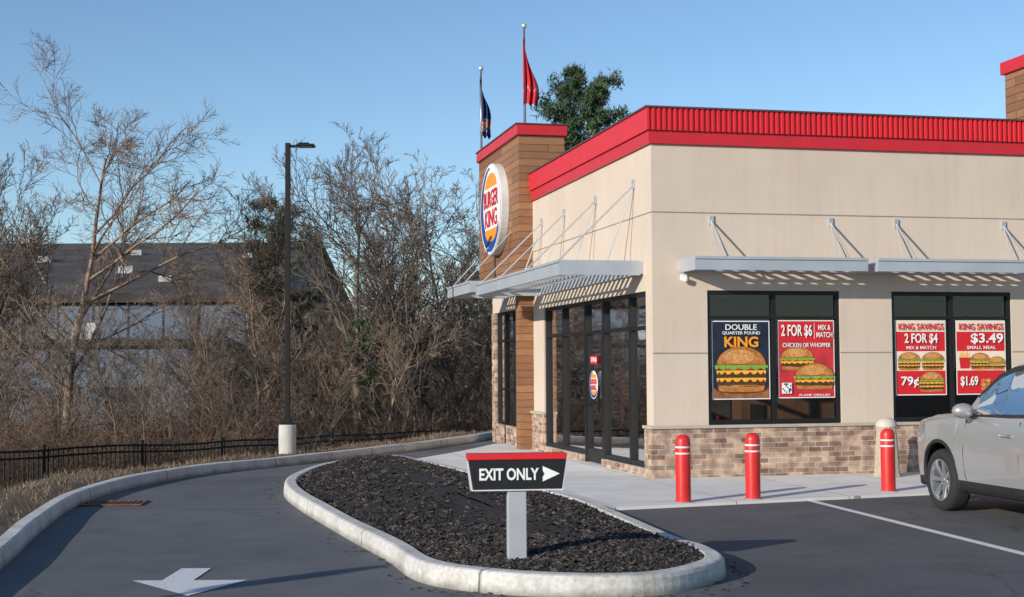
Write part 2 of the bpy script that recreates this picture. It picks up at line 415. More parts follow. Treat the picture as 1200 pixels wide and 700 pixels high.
ISL = [(-3.12, 18.9), (-2.72, 17.1), (-1.75, 14.05), (-1.12, 12.2), (-.76, 11.0), (-.27, 10.45), (.35, 10.2), (.95, 10.22), (1.38, 10.55),
       (1.70, 11.15), (1.68, 11.9), (1.52, 12.5), (1.22, 14.1), (.89, 16.0), (.35, 17.7), (-.5, 20.2), (-1.4, 22.7), (-2.0, 24.1), (-2.6, 24.0), (-3.05, 22.2), (-3.2, 20.6)]
ISLC = catmull(ISL, 6, True)
sweep('island_kerb', ISLC, [(0, -.01), (.012, .125), (.03, .15), (.05, .158), (.16, .158), (.178, .145), (.18, .05)], curb_m, closed=True)
park_poly = [(1.2, 9.6), (1.9, 11.0), (1.7, 12.6), (1.3, 14.3), (.93, 16.1), (12, 20.55), (44, 33), (44, -20), (1.2, -20)]
sheet('parking_lot', park_poly, 0.004, asph2)
side_poly = [(.85, 16.05), (12, 20.45), (30, 26), (30, 34), (1.5, 33), (.4, 32), (-.35, 29.5), (-1.0, 27), (-1.7, 24.9), (-2.05, 24.1), (-1.35, 22.7), (-.45, 20.2), (.4, 17.7)]
sw = sheet('sidewalk', side_poly, 0.04, side_m)
so = sw.modifiers.new('s', 'SOLIDIFY'); so.thickness = 0.05; so.offset = -1

def mulchmat():
    m, nt, b = nmat('mulch')
    n = noise(nt, 28, 6, .75); r = ramp(nt, n.outputs['Fac'], [(.35, (.010, .009, .009)), (.55, (.034, .028, .025)), (.75, (.08, .064, .056))])
    nt.links.new(r.outputs[0], b.inputs['Base Color']); b.inputs['Roughness'].default_value = .95
    bump(nt, b, n.outputs['Fac'], 1, .04); return m
mulm = mulchmat()
def spine(p):
    y = min(max(p[1], 12.0), 22.3); return (0.45+(y-12.0)*(-2.7/10.3), y)
def inset(p, k): s = spine(p); return (p[0]+(s[0]-p[0])*k, p[1]+(s[1]-p[1])*k)
mb = MB(); R = 14; N = len(ISLC)
def mz(k): return .10+.12*math.sin(min(k, 1)*math.pi/2)
for r in range(R+1):
    k = .05+.95*r/R
    for p in ISLC:
        q = inset(p, k); mb.v.append((q[0]+random.uniform(-.02, .02), q[1]+random.uniform(-.02, .02), mz(k)+random.uniform(-.012, .012)))
for r in range(R):
    for i in range(N):
        j = (i+1) % N; mb.f.append((r*N+i, r*N+j, (r+1)*N+j, (r+1)*N+i)); mb.m.append(0)
mb.obj('mulch_bed', mulm, smooth=True)
mb = MB()
for _ in range(17000):
    i_ = random.randrange(N); p = ISLC[i_]; p2 = ISLC[(i_+1) % N]; t = random.random()
    p = (p[0]+(p2[0]-p[0])*t, p[1]+(p2[1]-p[1])*t)
    k = 1-math.sqrt(random.random())*.88
    q = inset(p, k)
    T = Matrix.Translation((q[0], q[1], mz(k)+random.uniform(0, .018))) @ Matrix.Rotation(random.uniform(0, 6.3), 4, 'Z') @ Matrix.Rotation(random.uniform(-.8, .8), 4, 'X') @ Matrix.Rotation(random.uniform(-.6, .6), 4, 'Y')
    l = random.uniform(.012, .045); w = random.uniform(.006, .014)
    mb.box(-l, l, -w, w, -.004, .004, random.choice((0, 0, 0, 1, 1, 2)), T)
chipA = M('mulch_chip_dark', (.014, .012, .012), .9, var=.4, vscale=20); chipB = M('mulch_chip', (.042, .033, .029), .85, var=.4, vscale=20); chipC = M('mulch_chip_light', (.11, .085, .07), .85, var=.4, vscale=20)
# stray chips on the road beside the kerb
for _ in range(220):
    i_ = random.randrange(N); q = inset(ISLC[i_], -.16*random.random()-.01)
    T = Matrix.Translation((q[0], q[1], .010)) @ Matrix.Rotation(random.uniform(0, 6.3), 4, 'Z')
    l = random.uniform(.008, .022); mb.box(-l, l, -.005, .005, -.003, .003, random.choice((0, 1)), T)
mb.obj('mulch_chips', [chipA, chipB, chipC])

am = MB()
def ap(l): am.quad([(a, b, .006) for a, b in l])
ap([(-2.80, 11.75), (-2.80, 11.1), (-2.55, 11.1), (-2.55, 11.75)])
ap([(-3.04, 11.1), (-2.42, 10.35), (-2.12, 11.1)])
am.obj('arrow_marking', paint_w)
lm = MB()
d = Vector((.17, -.985)).normalized(); nn = Vector((-d.y, d.x))*.055
for k in range(3):
    a = Vector((3.65+2.75*k, 17.25+.9*k)); b = a+d*5.6
    lm.quad([(*(a-nn), .009), (*(b-nn), .009), (*(b+nn), .009), (*(a+nn), .009)])
lm.obj('parking_line', paint_w)
dr = empty('storm_drain', (-4.98, 17.35, 0), math.radians(5))
rust = M('rusty_iron', (.16, .075, .04), .8, var=.4, vscale=12)
b_ = MB(); b_.box(-.36, .36, -.26, .26, .002, .006); b_.obj('pit_shade', M('drain_shade', (.01, .009, .008), .9), dr)  # flat black slab on the asphalt, painted shade for an unmodelled pit
b_ = MB()
for y0 in (-.28, .24): b_.box(-.38, .38, y0, y0+.04, .007, .02)
for x0 in (-.38, .34): b_.box(x0, x0+.04, -.24, .24, .007, .02)
for i in range(11): b_.box(-.31+i*.058, -.285+i*.058, -.24, .24, .007, .017)
b_.obj('grate', rust, dr)

# ------------------------------------------------------------------ restaurant
TH = math.radians(13)
B = empty('fast_food_restaurant', (2.06, 20.25, 0), TH)
UE = 16.0; VE = 10.8
WIN = [(.852, 2.976), (3.84, 5.883), (6.75, 8.8), (9.7, 11.8)]
box('front_wall_upper', 0, UE, 0, .25, 2.79, 4.95, stucco, B)
box('parapet_wall', 0, UE, 0, .25, 4.95, 5.47, stucco, B)
prev = 0
for a, b in WIN+[(UE, UE)]:
    box('front_pier', prev, a, 0, .25, .80, 2.79, stucco, B); prev = b
box('brick_base_front', -.045, UE, -.045, .25, 0, .755, brick, B)
box('sill_front', -.075, UE, -.075, .25, .755, .80, sill_m, B, .006)
box('side_wall_upper', 0, .25, .25, 7.28, 2.79, 4.95, stucco, B)
box('side_parapet_wall', 0, .25, .25, 7.28, 4.95, 5.47, stucco, B)
box('side_pier_a', 0, .25, .25, .31, .80, 2.79, stucco, B)
box('side_pier_b', 0, .25, 6.46, 7.28, .80, 2.79, stucco, B)
box('brick_corner', -.045, .25, .25, .31, 0, .755, brick, B)
box('sill_corner', -.075, .25, .25, .31, .755, .80, sill_m, B)
box('brick_pier_b', -.045, .25, 6.46, 7.28, 0, .755, brick, B)
box('sill_pier_b', -.075, .25, 6.46, 7.28, .755, .80, sill_m, B)
box('back_wall', .25, UE, VE, VE+.25, 0, 5.47, stucco, B)
box('east_wall', UE, UE+.25, 0, VE+.25, 0, 5.47, stucco, B)
box('roof', .25, UE, .25, VE, 5.0, 5.08, roofm, B)
box('ceiling', .26, UE, .26, VE, 2.95, 3.0, M('ceiling', (.4, .38, .35), .9), B)
box('interior_floor', .26, UE, .26, VE, .045, .06, M('floor_tile', (.12, .09, .07), .5), B)
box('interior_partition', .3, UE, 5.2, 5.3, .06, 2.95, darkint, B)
j = MB()
for z in (3.94, 1.86):
    if z > 3: j.box(-.003, UE, -.003, 0, z-.009, z+.009); j.box(-.003, 0, 0, 7.28, z-.009, z+.009)
    else:
        pr = 0
        for a, b in WIN+[(UE, UE)]: j.box(pr-.003 if pr == 0 else pr, a, -.003, 0, z-.009, z+.009); pr = b
for u in (9.2,): j.box(u-.007, u+.007, -.003, 0, 2.79, 3.93); j.box(u-.007, u+.007, -.003, 0, 3.95, 4.95)
j.obj('stucco_joints', joint, B)
fm = MB()
for i in range(7):
    u = 1.2+i*1.9
    fm.box(u-.45, u+.45, .9, 1.5, .72, .76, 0); fm.tube((u, 1.2, .06), (u, 1.2, .72), .04, mi=1)
    for s_ in (-.75, .75): fm.box(u+s_-.2, u+s_+.2, .95, 1.45, .45, .5, 1); fm.box(u+s_*1.28-.03, u+s_*1.28+.03, .95, 1.45, .5, 1.05, 0)
fm.box(3, 9, 4.0, 4.5, .06, 1.1, 0)
fm.obj('dining_furniture', [intwood, darkint], B)
box('band_lower_front', -.05, UE, -.05, 0, 4.95, 5.14, red_lo, B)
box('band_lower_side', -.05, 0, 0, 7.25, 4.95, 5.14, red_lo, B)
box('band_upper_side', -.085, 0, 0, 7.25, 5.143, 5.475, red_rib, B)
rb = MB(); u = -.085; pitch = .085
prof = []
while u < UE:
    prof += [(u, -.095), (u+pitch*.38, -.095), (u+pitch*.5, -.062), (u+pitch*.88, -.062)]; u += pitch
for (a, va), (b, vb) in zip(prof, prof[1:]):
    rb.quad([(a, va, 5.143), (b, vb, 5.143), (b, vb, 5.475), (a, va, 5.475)])
rb.quad([(-.085, -.095, 5.143), (-.085, -.095, 5.475), (-.085, 0, 5.475), (-.085, 0, 5.143)])
rb.obj('band_ribbed_front', red_rib, B)
box('band_soffit', -.085, UE, -.06, 0, 5.14, 5.143, red_lo, B)
box('coping_front', -.11, UE, -.11, .28, 5.475, 5.50, coping, B)
box('coping_side', -.11, .28, .28, 7.25, 5.475, 5.50, coping, B)
def window(u0, u1, k):
    f = MB(); m = (u0+u1)/2; t = .05
    for a, b in ((u0, u0+t), (u1-t, u1), (m-t*.6, m+t*.6)): f.box(a, b, .02, .12, .81, 2.79)
    for a, b in ((u0+t, m-t*.6), (m+t*.6, u1-t)):
        for z0, z1 in ((.81, .87), (2.73, 2.79), (2.37, 2.41)): f.box(a, b, .02, .12, z0, z1)
    f.obj('window_frame_%d' % k, black_al, B)
    g = MB(); g.quad([(u0+t, .07, .87), (u1-t, .07, .87), (u1-t, .07, 2.73), (u0+t, .07, 2.73)]); g.obj('window_glass_%d' % k, glass, B)
for k, (a, b) in enumerate(WIN): window(a, b, k)
V = [.31, 1.22, 2.64, 3.72, 5.19, 6.46]
f = MB()
for i, v in enumerate(V):
    t = .04
    if i in (0, len(V)-1, 2, 3): t = .05
    a, b = (v, v+2*t) if i == 0 else ((v-2*t, v) if i == len(V)-1 else (v-t, v+t))
    f.box(.03, .15, a, b, .0, 2.79)
for i, (a, b) in enumerate(zip(V, V[1:])):
    a += .1 if i == 0 else (.05 if i in (2, 3) else .04); b -= .1 if i == len(V)-2 else (.05 if i+1 in (2, 3) else .04)
    for z0, z1 in ((2.73, 2.79), (2.22, 2.28)): f.box(.035, .14, a, b, z0, z1)
    if i == 2:
        f.box(.04, .13, a, b, .06, .28); f.box(.04, .13, a, a+.09, .28, 2.22); f.box(.04, .13, b-.09, b, .28, 2.22)
        f.box(.0, .03, a+.14, a+.17, .9, 1.35); f.box(.03, .04, a+.09, b-.09, 1.02, 1.07)
    else: f.box(.035, .14, a, b, .16, .23)
f.obj('storefront_frame', black_al, B)
box('storefront_curb_a', -.03, .2, .315, 2.59, .0, .155, brick, B)
box('storefront_curb_b', -.03, .2, 3.77, 6.455, .0, .155, brick, B)
g = MB(); g.quad([(.09, .36, .16), (.09, 6.4, .16), (.09, 6.4, 2.75), (.09, .36, 2.75)]); g.obj('storefront_glass', glass, B)

# tower
box('tower_wall', -.28, .66, 7.28, 11.18, 3.5, 6.27, wood, B)
box('tower_fin', -.28, .66, 7.285, 7.62, 0, 3.5, wood, B)
box('tower_cap', -.33, .71, 7.23, 11.23, 6.27, 6.48, red_lo, B, .01)
box('tower_coping', -.35, .73, 7.21, 11.25, 6.48, 6.505, coping, B)
box('tower_low_head', -.02, .25, 7.62, 11.0, 2.85, 3.5, stucco, B)
box('tower_low_brick', -.045, .25, 7.62, 11.0, 0, .42, brick, B)
box('tower_low_brick_end', -.045, .25, 10.6, 11.0, .42, 2.85, brick, B)
box('tower_low_brick_near', -.03, .25, 7.62, 8.3, .42, 2.85, brick, B)
f = MB()
for v in (8.3, 9.05, 9.8, 10.55): f.box(.0, .1, v, v+.05, .42, 2.85)
for z in (.42, 1.15, 2.2, 2.79): 
    for v in (8.35, 9.1, 9.85): f.box(.01, .09, v, v+.7, z, z+.055)
f.obj('tower_window_frame', black_al, B)
g = MB(); g.quad([(.05, 8.32, .45), (.05, 10.58, .45), (.05, 10.58, 2.82), (.05, 8.32, 2.82)]); g.obj('tower_window_glass', glass, B)
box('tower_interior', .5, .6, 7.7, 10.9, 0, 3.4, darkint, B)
box('tower_right_wall', 7.42, 11.2, .35, 2.4, 5.08, 6.78, wood, B)
box('tower_right_cap', 7.36, 11.26, .29, 2.46, 6.78, 7.0, red_lo, B, .01)
box('wall_camera_plate', .44, .53, -.03, 0, 2.93, 3.02, white_m, B)
wc = MB(); wc.lathe([(0.001, -.05), (.03, -.045), (.045, -.02), (.045, .02), (.001, .03)], 14, T=Matrix.Translation((.485, -.075, 2.95))); wc.obj('wall_camera', white_m, B, True)

def canopy(name, side, a0, a1, q, z0, z1):
    m = MB()
    def bx(s0, s1, p0, p1, za, zb):
        if side == 'L': m.box(-p1, -p0, s0, s1, za, zb)
        else: m.box(s0, s1, -p1, -p0, za, zb)
    bx(a0, a1, q-.045, q, z0, z1); bx(a0, a1, q, q+.02, z1-.035, z1+.004); bx(a0, a1, .0, .05, z0+.02, z1-.01)
    bx(a0, a0+.05, .05, q-.045, z0, z1); bx(a1-.05, a1, .05, q-.045, z0, z1)
    n = int((a1-a0-.1)/.24)
    for i in range(n):
        s = a0+.05+(i+.5)*(a1-a0-.1)/n
        bx(s-.05, s+.05, .052, q-.047, z1-.06, z1-.04)
    bx(a0+.052, a1-.052, q*.5-.02, q*.5+.02, z0+.06, z0+.09)
    return m.obj(name, grey_metal, B)
canopy('entry_canopy', 'L', .4, 6.6, 1.3, 3.03, 3.25)
canopy('tower_canopy', 'L', 7.0, 9.5, 1.32, 3.12, 3.34)
canopy('window_canopy_a', 'R', .42, 3.12, .66, 3.05, 3.24)
canopy('window_canopy_b', 'R', 3.28, 5.98, .66, 3.05, 3.24)
canopy('window_canopy_c', 'R', 6.3, 9.1, .66, 3.05, 3.24)
canopy('window_canopy_d', 'R', 9.4, 12.1, .66, 3.05, 3.24)
rd = MB()
for v in (.8, 2.84, 4.84, 6.5):
    rd.tube((0, v, 4.45), (-1.22, v, 3.26), .013); rd.tube((0, v, 4.45), (-.45, v, 3.26), .010)
    rd.box(-.03, -.003, v-.04, v+.04, 4.38, 4.52); rd.tube((-1.22, v, 3.2), (-1.22, v, 3.29), .025)
for v in (8.0, 9.3):
    rd.tube((-.28, v, 4.4), (-1.25, v, 3.35), .013)
for u in (.93, 2.85, 3.94, 5.78, 6.7, 8.6, 9.9, 11.6):
    rd.tube((u, 0, 3.84), (u, -.58, 3.25), .014); rd.tube((u, 0, 3.84), (u+.0, -.22, 3.25), .009)
    rd.box(u-.035, u+.035, -.025, -.003, 3.77, 3.9)
rd.obj('canopy_rods', steel, B)

def logo(name, face, org, R):
    F = Flat()
    F.ell(0, 0, R, R*.95, 1, white_m, n=48)
    n = 40; o_ = []; i_ = []
    for k in range(n+1):
        t = math.radians(95+(330-95)*k/n); o_.append((R*.95*math.cos(t), R*.90*math.sin(t)))
    for k in range(n+1):
        t = math.radians(330-(330-95)*k/n); i_.append((R*(.09+.80*math.cos(t)), R*(.09+.77*math.sin(t))))
    F.add(o_+i_, 2, blueink)
    F.ell(R*.08, R*.46, R*.58, R*.30, 3, orange_m, 0, 180)
    F.ell(R*.08, -R*.42, R*.58, R*.27, 3, orange_m, 180, 360)
    F.build(name+'_face', face, org, B)
    def at(a, b): return (org[0]+a, org[1], org[2]+b) if face == 'R' else (org[0], org[1]-a, org[2]+b)
    txt(name+'_text_top', 'BURGER', B, face, at(R*.10, R*.22), R*1.40, R*.36, redink, .02, lay=.012)
    txt(name+'_text_low', 'KING', B, face, at(R*.10, -R*.19), R*1.18, R*.36, redink, .02, lay=.012)
logo('tower_logo', 'L', (-.473, 9.1, 4.98), 1.0)
m = MB(); n = 48
m.lathe([(1.0, 0), (1.01, .02), (1.01, .17), (.99, .19), (.001, .19)], n, T=Matrix.Translation((-.28, 9.1, 4.98)) @ Matrix.Diagonal((1, 1, .955, 1)) @ Matrix.Rotation(-math.pi/2, 4, 'Y'))
m.obj('tower_logo_can', M('sign_can', (.62, .6, .57), .5), B, False)
logo('door_logo', 'L', (.025, 3.18, 1.36), .25)
F = Flat(); F.rect(-.2, .2, -.07, .07, 1, redink); F.build('door_sticker', 'L', (.03, 3.18, 1.78), B)
txt('door_sticker_text', '2 FOR $6', B, 'L', (.03, 3.18, 1.78), .34, .09, white_m, .01, lay=.005)

def poster_frame(F, w, h, bg): F.rect(-w/2, w/2, -h/2, h/2, 0, white_m); F.rect(-w/2+.015, w/2-.015, -h/2+.015, h/2-.015, 1, bg)
PV = .055
F = Flat(); w, h = .92, 1.17; poster_frame(F, w, h, navyink); F.rect(-w/2+.015, w/2-.015, -h/2+.015, -.42, 2, boardink)
F.ell(0, -.43, .42, .07, 3, pattyink); burger(F, 0, -.42, .80, 4, .92)
o = (1.395, PV, 1.755); F.build('poster_burger', 'R', o, B, .001)
def pt(s, o, a, b, w, h, m, off=.02): txt('poster_text', s, B, 'R', (o[0]+a, o[1], o[2]+b), w, h, m, off, lay=.022)
pt('DOUBLE', o, 0, .49, .50, .085, white_m, .01); pt('QUARTER POUND', o, 0, .40, .60, .055, white_m, .01); pt('KING', o, 0, .27, .54, .16, orange_m, .03)
F = Flat(); poster_frame(F, w, h, pinkink); F.rect(-w/2+.015, w/2-.015, .27, h/2-.015, 2, redink); F.rect(-w/2+.015, w/2-.015, -h/2+.015, -.50, 2, redink); F.rect(.13, .137, .30, .54, 3, white_m)
burger(F, -.15, -.13, .54, 4, .85, False); burger(F, .12, -.42, .64, 15, .80, False)
o = (2.445, PV, 1.765); F.build('poster_deal', 'R', o, B, .001)
pt('2 FOR $6', o, -.16, .42, .50, .2, white_m, .02); pt('MIX &\nMATCH', o, .29, .42, .26, .19, white_m, .01); pt('CHICKEN OR WHOPPER', o, 0, .21, .78, .065, white_m, .005); pt('FLAME GRILLED', o, .12, -.54, .5, .03, white_m, .005)
F = Flat(); F.rect(-.08, .08, -.08, .08, 28, white_m)
for a in range(6):
    for b in range(6):
        if random.random() < .5: F.rect(-.07+a*.024, -.048+a*.024, -.07+b*.024, -.048+b*.024, 29, navyink)
F.build('poster_code', 'R', (2.11, PV, 1.33), B, .001)
for o, s1, s2, s3 in (((4.345, PV, 1.775), '2 FOR $4', 'MIX & MATCH', '79¢'), ((5.375, PV, 1.775), '$3.49', 'SMALL MEAL', '$1.69')):
    w = .86; F = Flat(); poster_frame(F, w, 1.15, redink)
    F.rect(-w/2+.015, w/2-.015, .40, .56, 2, creamink)
    F.rect(-w/2+.015, w/2-.015, -.20, .10, 2, creamink)
    if s3 == '79¢':
        burger(F, -.2, -.17, .38, 4, .80); burger(F, .2, -.17, .38, 4, .80); burger(F, .17, -.50, .42, 4, .80); a3 = -.2
    else:
        burger(F, -.02, -.17, .34, 4, .85); burger(F, .27, -.17, .30, 4, .9, False)
        for i in range(7): F.rect(-.37+i*.026, -.353+i*.026, -.02, .06+.02*(i % 3), 4, cheeseink)
        F.add([(-.36, -.17), (-.2, -.17), (-.18, .0), (-.38, .0)], 5, redink)
        for i in range(12): F.ell(.03+.08*(i % 5), -.48+.06*(i//5), .045, .032, 5+i, (bunink, bunlite)[i % 2], n=10)
        a3 = -.22
    F.build('poster_savings', 'R', o, B, .001)
    pt('KING SAVINGS', o, 0, .48, .76, .1, redink, .015); pt(s1, o, 0 if len(s1) > 6 else .10, .29, .56, .17, white_m, .02); pt(s2, o, 0, .155, .5, .05, white_m, .005)
    pt(s3, o, a3, -.37, .30, .17, white_m, .02)

def flag(name, base, top, ztop, hang, wid, mat, seed):
    random.seed(seed); E = empty(name, base)
    p = MB(); p.tube((0, 0, 0), (0, 0, top), .028, .018, 10); p.obj('pole', M('flag_pole', (.35, .34, .33), .35, metal=.6), E, True)
    b = MB(); b.lathe([(.001, -.06), (.045, -.04), (.06, 0), (.045, .04), (.001, .06)], 12, T=Matrix.Translation((0, 0, top+.05))); b.obj('finial', M('finial', (.7, .68, .6), .3, metal=.5), E, True)
    nu, nv = 30, 30; g = MB()
    for jv in range(nv+1):
        t = jv/nv
        ww = wid*(.25+.85*math.sin(min(1, t*1.15)*math.pi*.55))
        for iu in range(nu+1):
            s = iu/nu
            x = -.03+s*ww+.02*math.sin(t*7+seed)*s
            y = .10*math.sin(s*17+t*1.8+seed)*(0.35+s*.8) + .03*math.sin(s*31+t*4)
            z = ztop-hang*t*(1-.10*s)-(.40*s*(1-t*.55))-.02*math.sin(s*17)
            g.v.append((x, y, z))
    for jv in range(nv):
        for iu in range(nu):
            a = jv*(nu+1)+iu; g.f.append((a, a+1, a+nu+2, a+nu+1)); g.m.append(0)
    g.obj('cloth', mat, E, True)
    random.seed(11)
def flagmat(name, base, emblem, z0, z1):
    m, nt, b = nmat(name)
    tc = nt.nodes.new('ShaderNodeTexCoord'); sp = nt.nodes.new('ShaderNodeSeparateXYZ'); nt.links.new(tc.outputs['Object'], sp.inputs[0])
    mr = nt.nodes.new('ShaderNodeMapRange'); mr.inputs[1].default_value = z0; mr.inputs[2].default_value = z1
    nt.links.new(sp.outputs[2], mr.inputs[0])
    n = noise(nt, 7, 2); ad = nt.nodes.new('ShaderNodeMath'); ad.operation = 'MULTIPLY_ADD'; ad.inputs[1].default_value = .5; ad.inputs[2].default_value = -.25
    nt.links.new(n.outputs['Fac'], ad.inputs[0]); a2 = nt.nodes.new('ShaderNodeMath'); nt.links.new(mr.outputs[0], a2.inputs[0]); nt.links.new(ad.outputs[0], a2.inputs[1])
    r = ramp(nt, a2.outputs[0], [(0.0, base)]+emblem+[(1.0, base)]); r.color_ramp.interpolation = 'CONSTANT'
    nt.links.new(r.outputs[0], b.inputs['Base Color']); b.inputs['Roughness'].default_value = .7
    return m
def loc(u, v): c, s = math.cos(TH), math.sin(TH); return (2.06+u*c-v*s, 20.25+u*s+v*c)
x, y = loc(-.05, 7.7)
flag('red_flag', (x, y, 6.50), 2.02, 1.86, 1.38, .28, flagmat('red_flag_cloth', (.55, .012, .03), [(.40, (.55, .25, .25)), (.44, (.55, .012, .03))], .2, 1.6), 3)
x, y = loc(-.25, 11.05)
BF = (.02, .05, .17)
flag('blue_flag', (x, y, 6.50), 1.85, 1.75, 1.40, .24, flagmat('blue_flag_cloth', BF, [(.22, (.6, .6, .58)), (.25, (.7, .22, .03)), (.30, (.5, .02, .03)), (.34, (.6, .6, .58)), (.38, BF)], .2, 1.6), 5)

# ------------------------------------------------------------------ street furniture
E = empty('exit_sign', (.025, 11.0, 0), math.radians(6))
box('post', -.075, .075, -.055, .055, .12, .74, M('sign_post_grey', (.40, .42, .44), .5, metal=.2, var=.08), E, .006)
def trap(name, w0, w1, z0, z1, y0, y1, mat, bev=.006):
    m = MB(); m.v = [(-w0, y0, z0), (w0, y0, z0), (w0, y1, z0), (-w0, y1, z0), (-w1, y0, z1), (w1, y0, z1), (w1, y1, z1), (-w1, y1, z1)]
    m.f = [(0,3,2,1),(4,5,6,7),(0,1,5,4),(1,2,6,5),(2,3,7,6),(3,0,4,7)]; m.m = [0]*6; return m.obj(name, mat, E, bevel=bev)
trap('panel', .352, .388, .725, .955, -.085, .075, M('sign_black', (.012, .012, .013), .4))
trap('red_top', .391, .398, .957, 1.005, -.088, .078, redink)
trap('white_edge', .362, .394, .715, .952, -.079, .07, M('sign_edge', (.6, .6, .6), .5), 0)
txt('panel_text', 'EXIT ONLY', E, 'R', (-.065, -.086, .845), .47, .095, white_m, .025, lay=.003)
F = Flat(); F.add([(.20, .785), (.335, .845), (.20, .905), (.20, .87), (.215, .845), (.20, .82)], 2, white_m); F.build('arrow', 'R', (0, -.086, 0), E)

for k, (x, y) in enumerate(((2.05, 16.75), (2.95, 17.1), (4.86, 18.0))):
    E = empty('bollard', (x, y, .0))
    m = MB(); m.lathe([(.092, 0), (.092, .76), (.087, .80), (.066, .83), (.035, .848), (.001, .852)], 28); m.obj('post', bollard_red, E, True)
    m = MB()
    for z in (.615, .69): m.lathe([(.0925, z), (.0945, z+.001), (.0945, z+.020), (.0925, z+.021)], 28)
    m.obj('reflective_bands', M('band_white', (.7, .7, .69), .5), E, True)
    m = MB(); m.lathe([(.12, .0), (.115, .045), (.093, .05)], 28); m.obj('collar', M('bollard_collar', (.3, .28, .26), .9), E)

E = empty('litter_bin', (5.48, 20.35, .035))
m = MB(); m.lathe([(.20, 0), (.205, .03), (.19, .06), (.165, .45), (.145, .68), (.15, .70), (.15, .73)], 8); m.obj('body', aggregate, E)
m = MB(); m.lathe([(.155, .73), (.155, .77), (.12, .83), (.05, .86), (.001, .865)], 20); m.obj('cap', M('bin_cap', (.5, .46, .4), .7), E, True)

def lamp(x, y, h, rz=0):
    z0 = tz(x, y)
    E = empty('street_lamp', (x, y, z0), rz)
    m = MB(); m.lathe([(.16, -.3), (.16, .50), (.15, .53), (.001, .53)], 24); m.obj('concrete_base', concrete_b, E)
    m = MB(); m.box(-.12, .12, -.12, .12, .53, .56); m.box(-.075, .075, -.075, .075, .56, .66); m.box(-.045, .045, -.045, .045, .66, h); m.box(.045, .17, -.025, .025, h-.085, h-.035)
    m.obj('pole', pole_blk, E, bevel=.006)
    m = MB(); m.box(.17, .50, -.13, .13, h-.075, h-.03); m.box(.2, .40, -.08, .08, h-.03, h); m.obj('head', pole_blk, E, bevel=.012)
    m = MB(); m.box(.2, .46, -.1, .1, h-.082, h-.076); m.obj('lens', M('lamp_lens', (.3, .3, .3), .3), E)
lamp(-4.16, 25.6, 5.76)
E = empty('traffic_sign', (-6.3, 6.55, tz(-6.3, 6.55)), math.radians(200))
m = MB(); m.tube((0, 0, -.1), (0, 0, 2.35), .035); m.obj('post', steel, E)
m = MB(); m.lathe([(.001, -.052), (.3, -.052), (.3, -.04), (.001, -.04)], 8, ax='y', T=Matrix.Translation((0, 0, 2.05))); m.obj('plate', redink, E)

random.seed(3)
FP = []
for i in range(len(OUTC)-1):
    a = Vector(OUTC[i]); b = Vector(OUTC[i+1]); d = (b-a).normalized()
    if a.y > 3 and a.x < 14: FP.append((a+Vector((-d.y, d.x))*4.0)[:])
fb = MB()
acc = 0; step = .115; pts = []
for a, b in zip(FP, FP[1:]):
    a = Vector(a); b = Vector(b); ln = (b-a).length; t = acc
    while t < ln: pts.append(((a+(b-a)*(t/ln))[:], (b-a).normalized())); t += step
    acc = t-ln
zz = terr([p for p, _ in pts]); ker = 25; zp = np.convolve(np.pad(zz, ker, mode='edge'), np.ones(2*ker+1)/(2*ker+1), 'valid')
last = None
for i, ((px, py), d) in enumerate(pts):
    z = float(zp[i]); ang = math.atan2(d.y, d.x)
    T = Matrix.Translation((px, py, z)) @ Matrix.Rotation(ang, 4, 'Z')
    if i % 21 == 0: fb.box(-.03, .03, -.03, .03, -.3, 1.10, 0, T)
    else: fb.box(-.010, .010, -.010, .010, .05, 1.03, 0, T)
    if i % 7 == 0:
        c = Vector((px, py, z))
        if last is not None:
            for h in (.12, .88, 1.0): fb.tube(last+Vector((0, 0, h)), c+Vector((0, 0, h)), .018, n=4, cap=False)
        last = c
fb.obj('metal_fence', pole_blk)

# ------------------------------------------------------------------ car
carpaint = M('car_paint', (.40, .395, .385), .34, metal=.45, var=.02, coat=.8)
tyre = M('tyre_rubber', (.018, .018, .019), .85); rim = M('alloy_rim', (.5, .5, .52), .3, metal=.85, var=.03)
blackp = M('car_black_plastic', (.02, .02, .021), .6); lampg = M('headlamp', (.6, .62, .65), .12, metal=.5, coat=1)
E = empty('parked_car', (5.80, 16.12, 0), math.radians(99.8))
ip = lambda x, xs, ys: float(np.interp(x, xs[::-1], ys[::-1]))
def belt(x): return ip(x, [.90, .88, .82, .70, .4, 0, -.4, -1.5, -2.6, -3.5, -3.68, -3.78], [.60, .76, .91, 1.0, 1.05, 1.07, 1.10, 1.11, 1.15, 1.17, 1.1, .9])
def hw(x): return ip(x, [.90, .86, .78, .62, .35, 0, -2.9, -3.4, -3.65, -3.78], [.50, .68, .79, .87, .915, .93, .93, .90, .83, .68])
def zb(x):
    z = ip(x, [.90, .84, .6, .4, -3.2, -3.6, -3.78], [.42, .30, .25, .26, .28, .36, .5])
    for c in (0, -2.70):
        if abs(x-c) < .42: z = max(z, .36+math.sqrt(.42**2-(x-c)**2))
    return z
def rail(x):
    return ip(x, [.9, -.42, -.46, -.75, -1.05, -1.3, -1.8, -2.6, -3.2, -3.4, -3.62, -3.78], [0, 0, .03, .26, .45, .53, .575, .56, .47, .40, .08, 0])
def railw(x):
    return ip(x, [.9, -.3, -.6, -1.3, -3.0, -3.4, -3.62, -3.78], [.86, .86, .85, .735, .725, .72, .80, .85])
def sidefac(z, b):
    return float(np.interp(z, [.2, .45, .68, .85, 1.0, 1.2], [.955, .985, 1.0, .995, .975, .94]))
xs_ = sorted(set([round(.90-.03*i, 3) for i in range(157)]+[.42, -.42, -2.28, -3.12, .419, -.419, -2.281, -3.119, -3.78]), reverse=True)
mb = MB(); rings = []
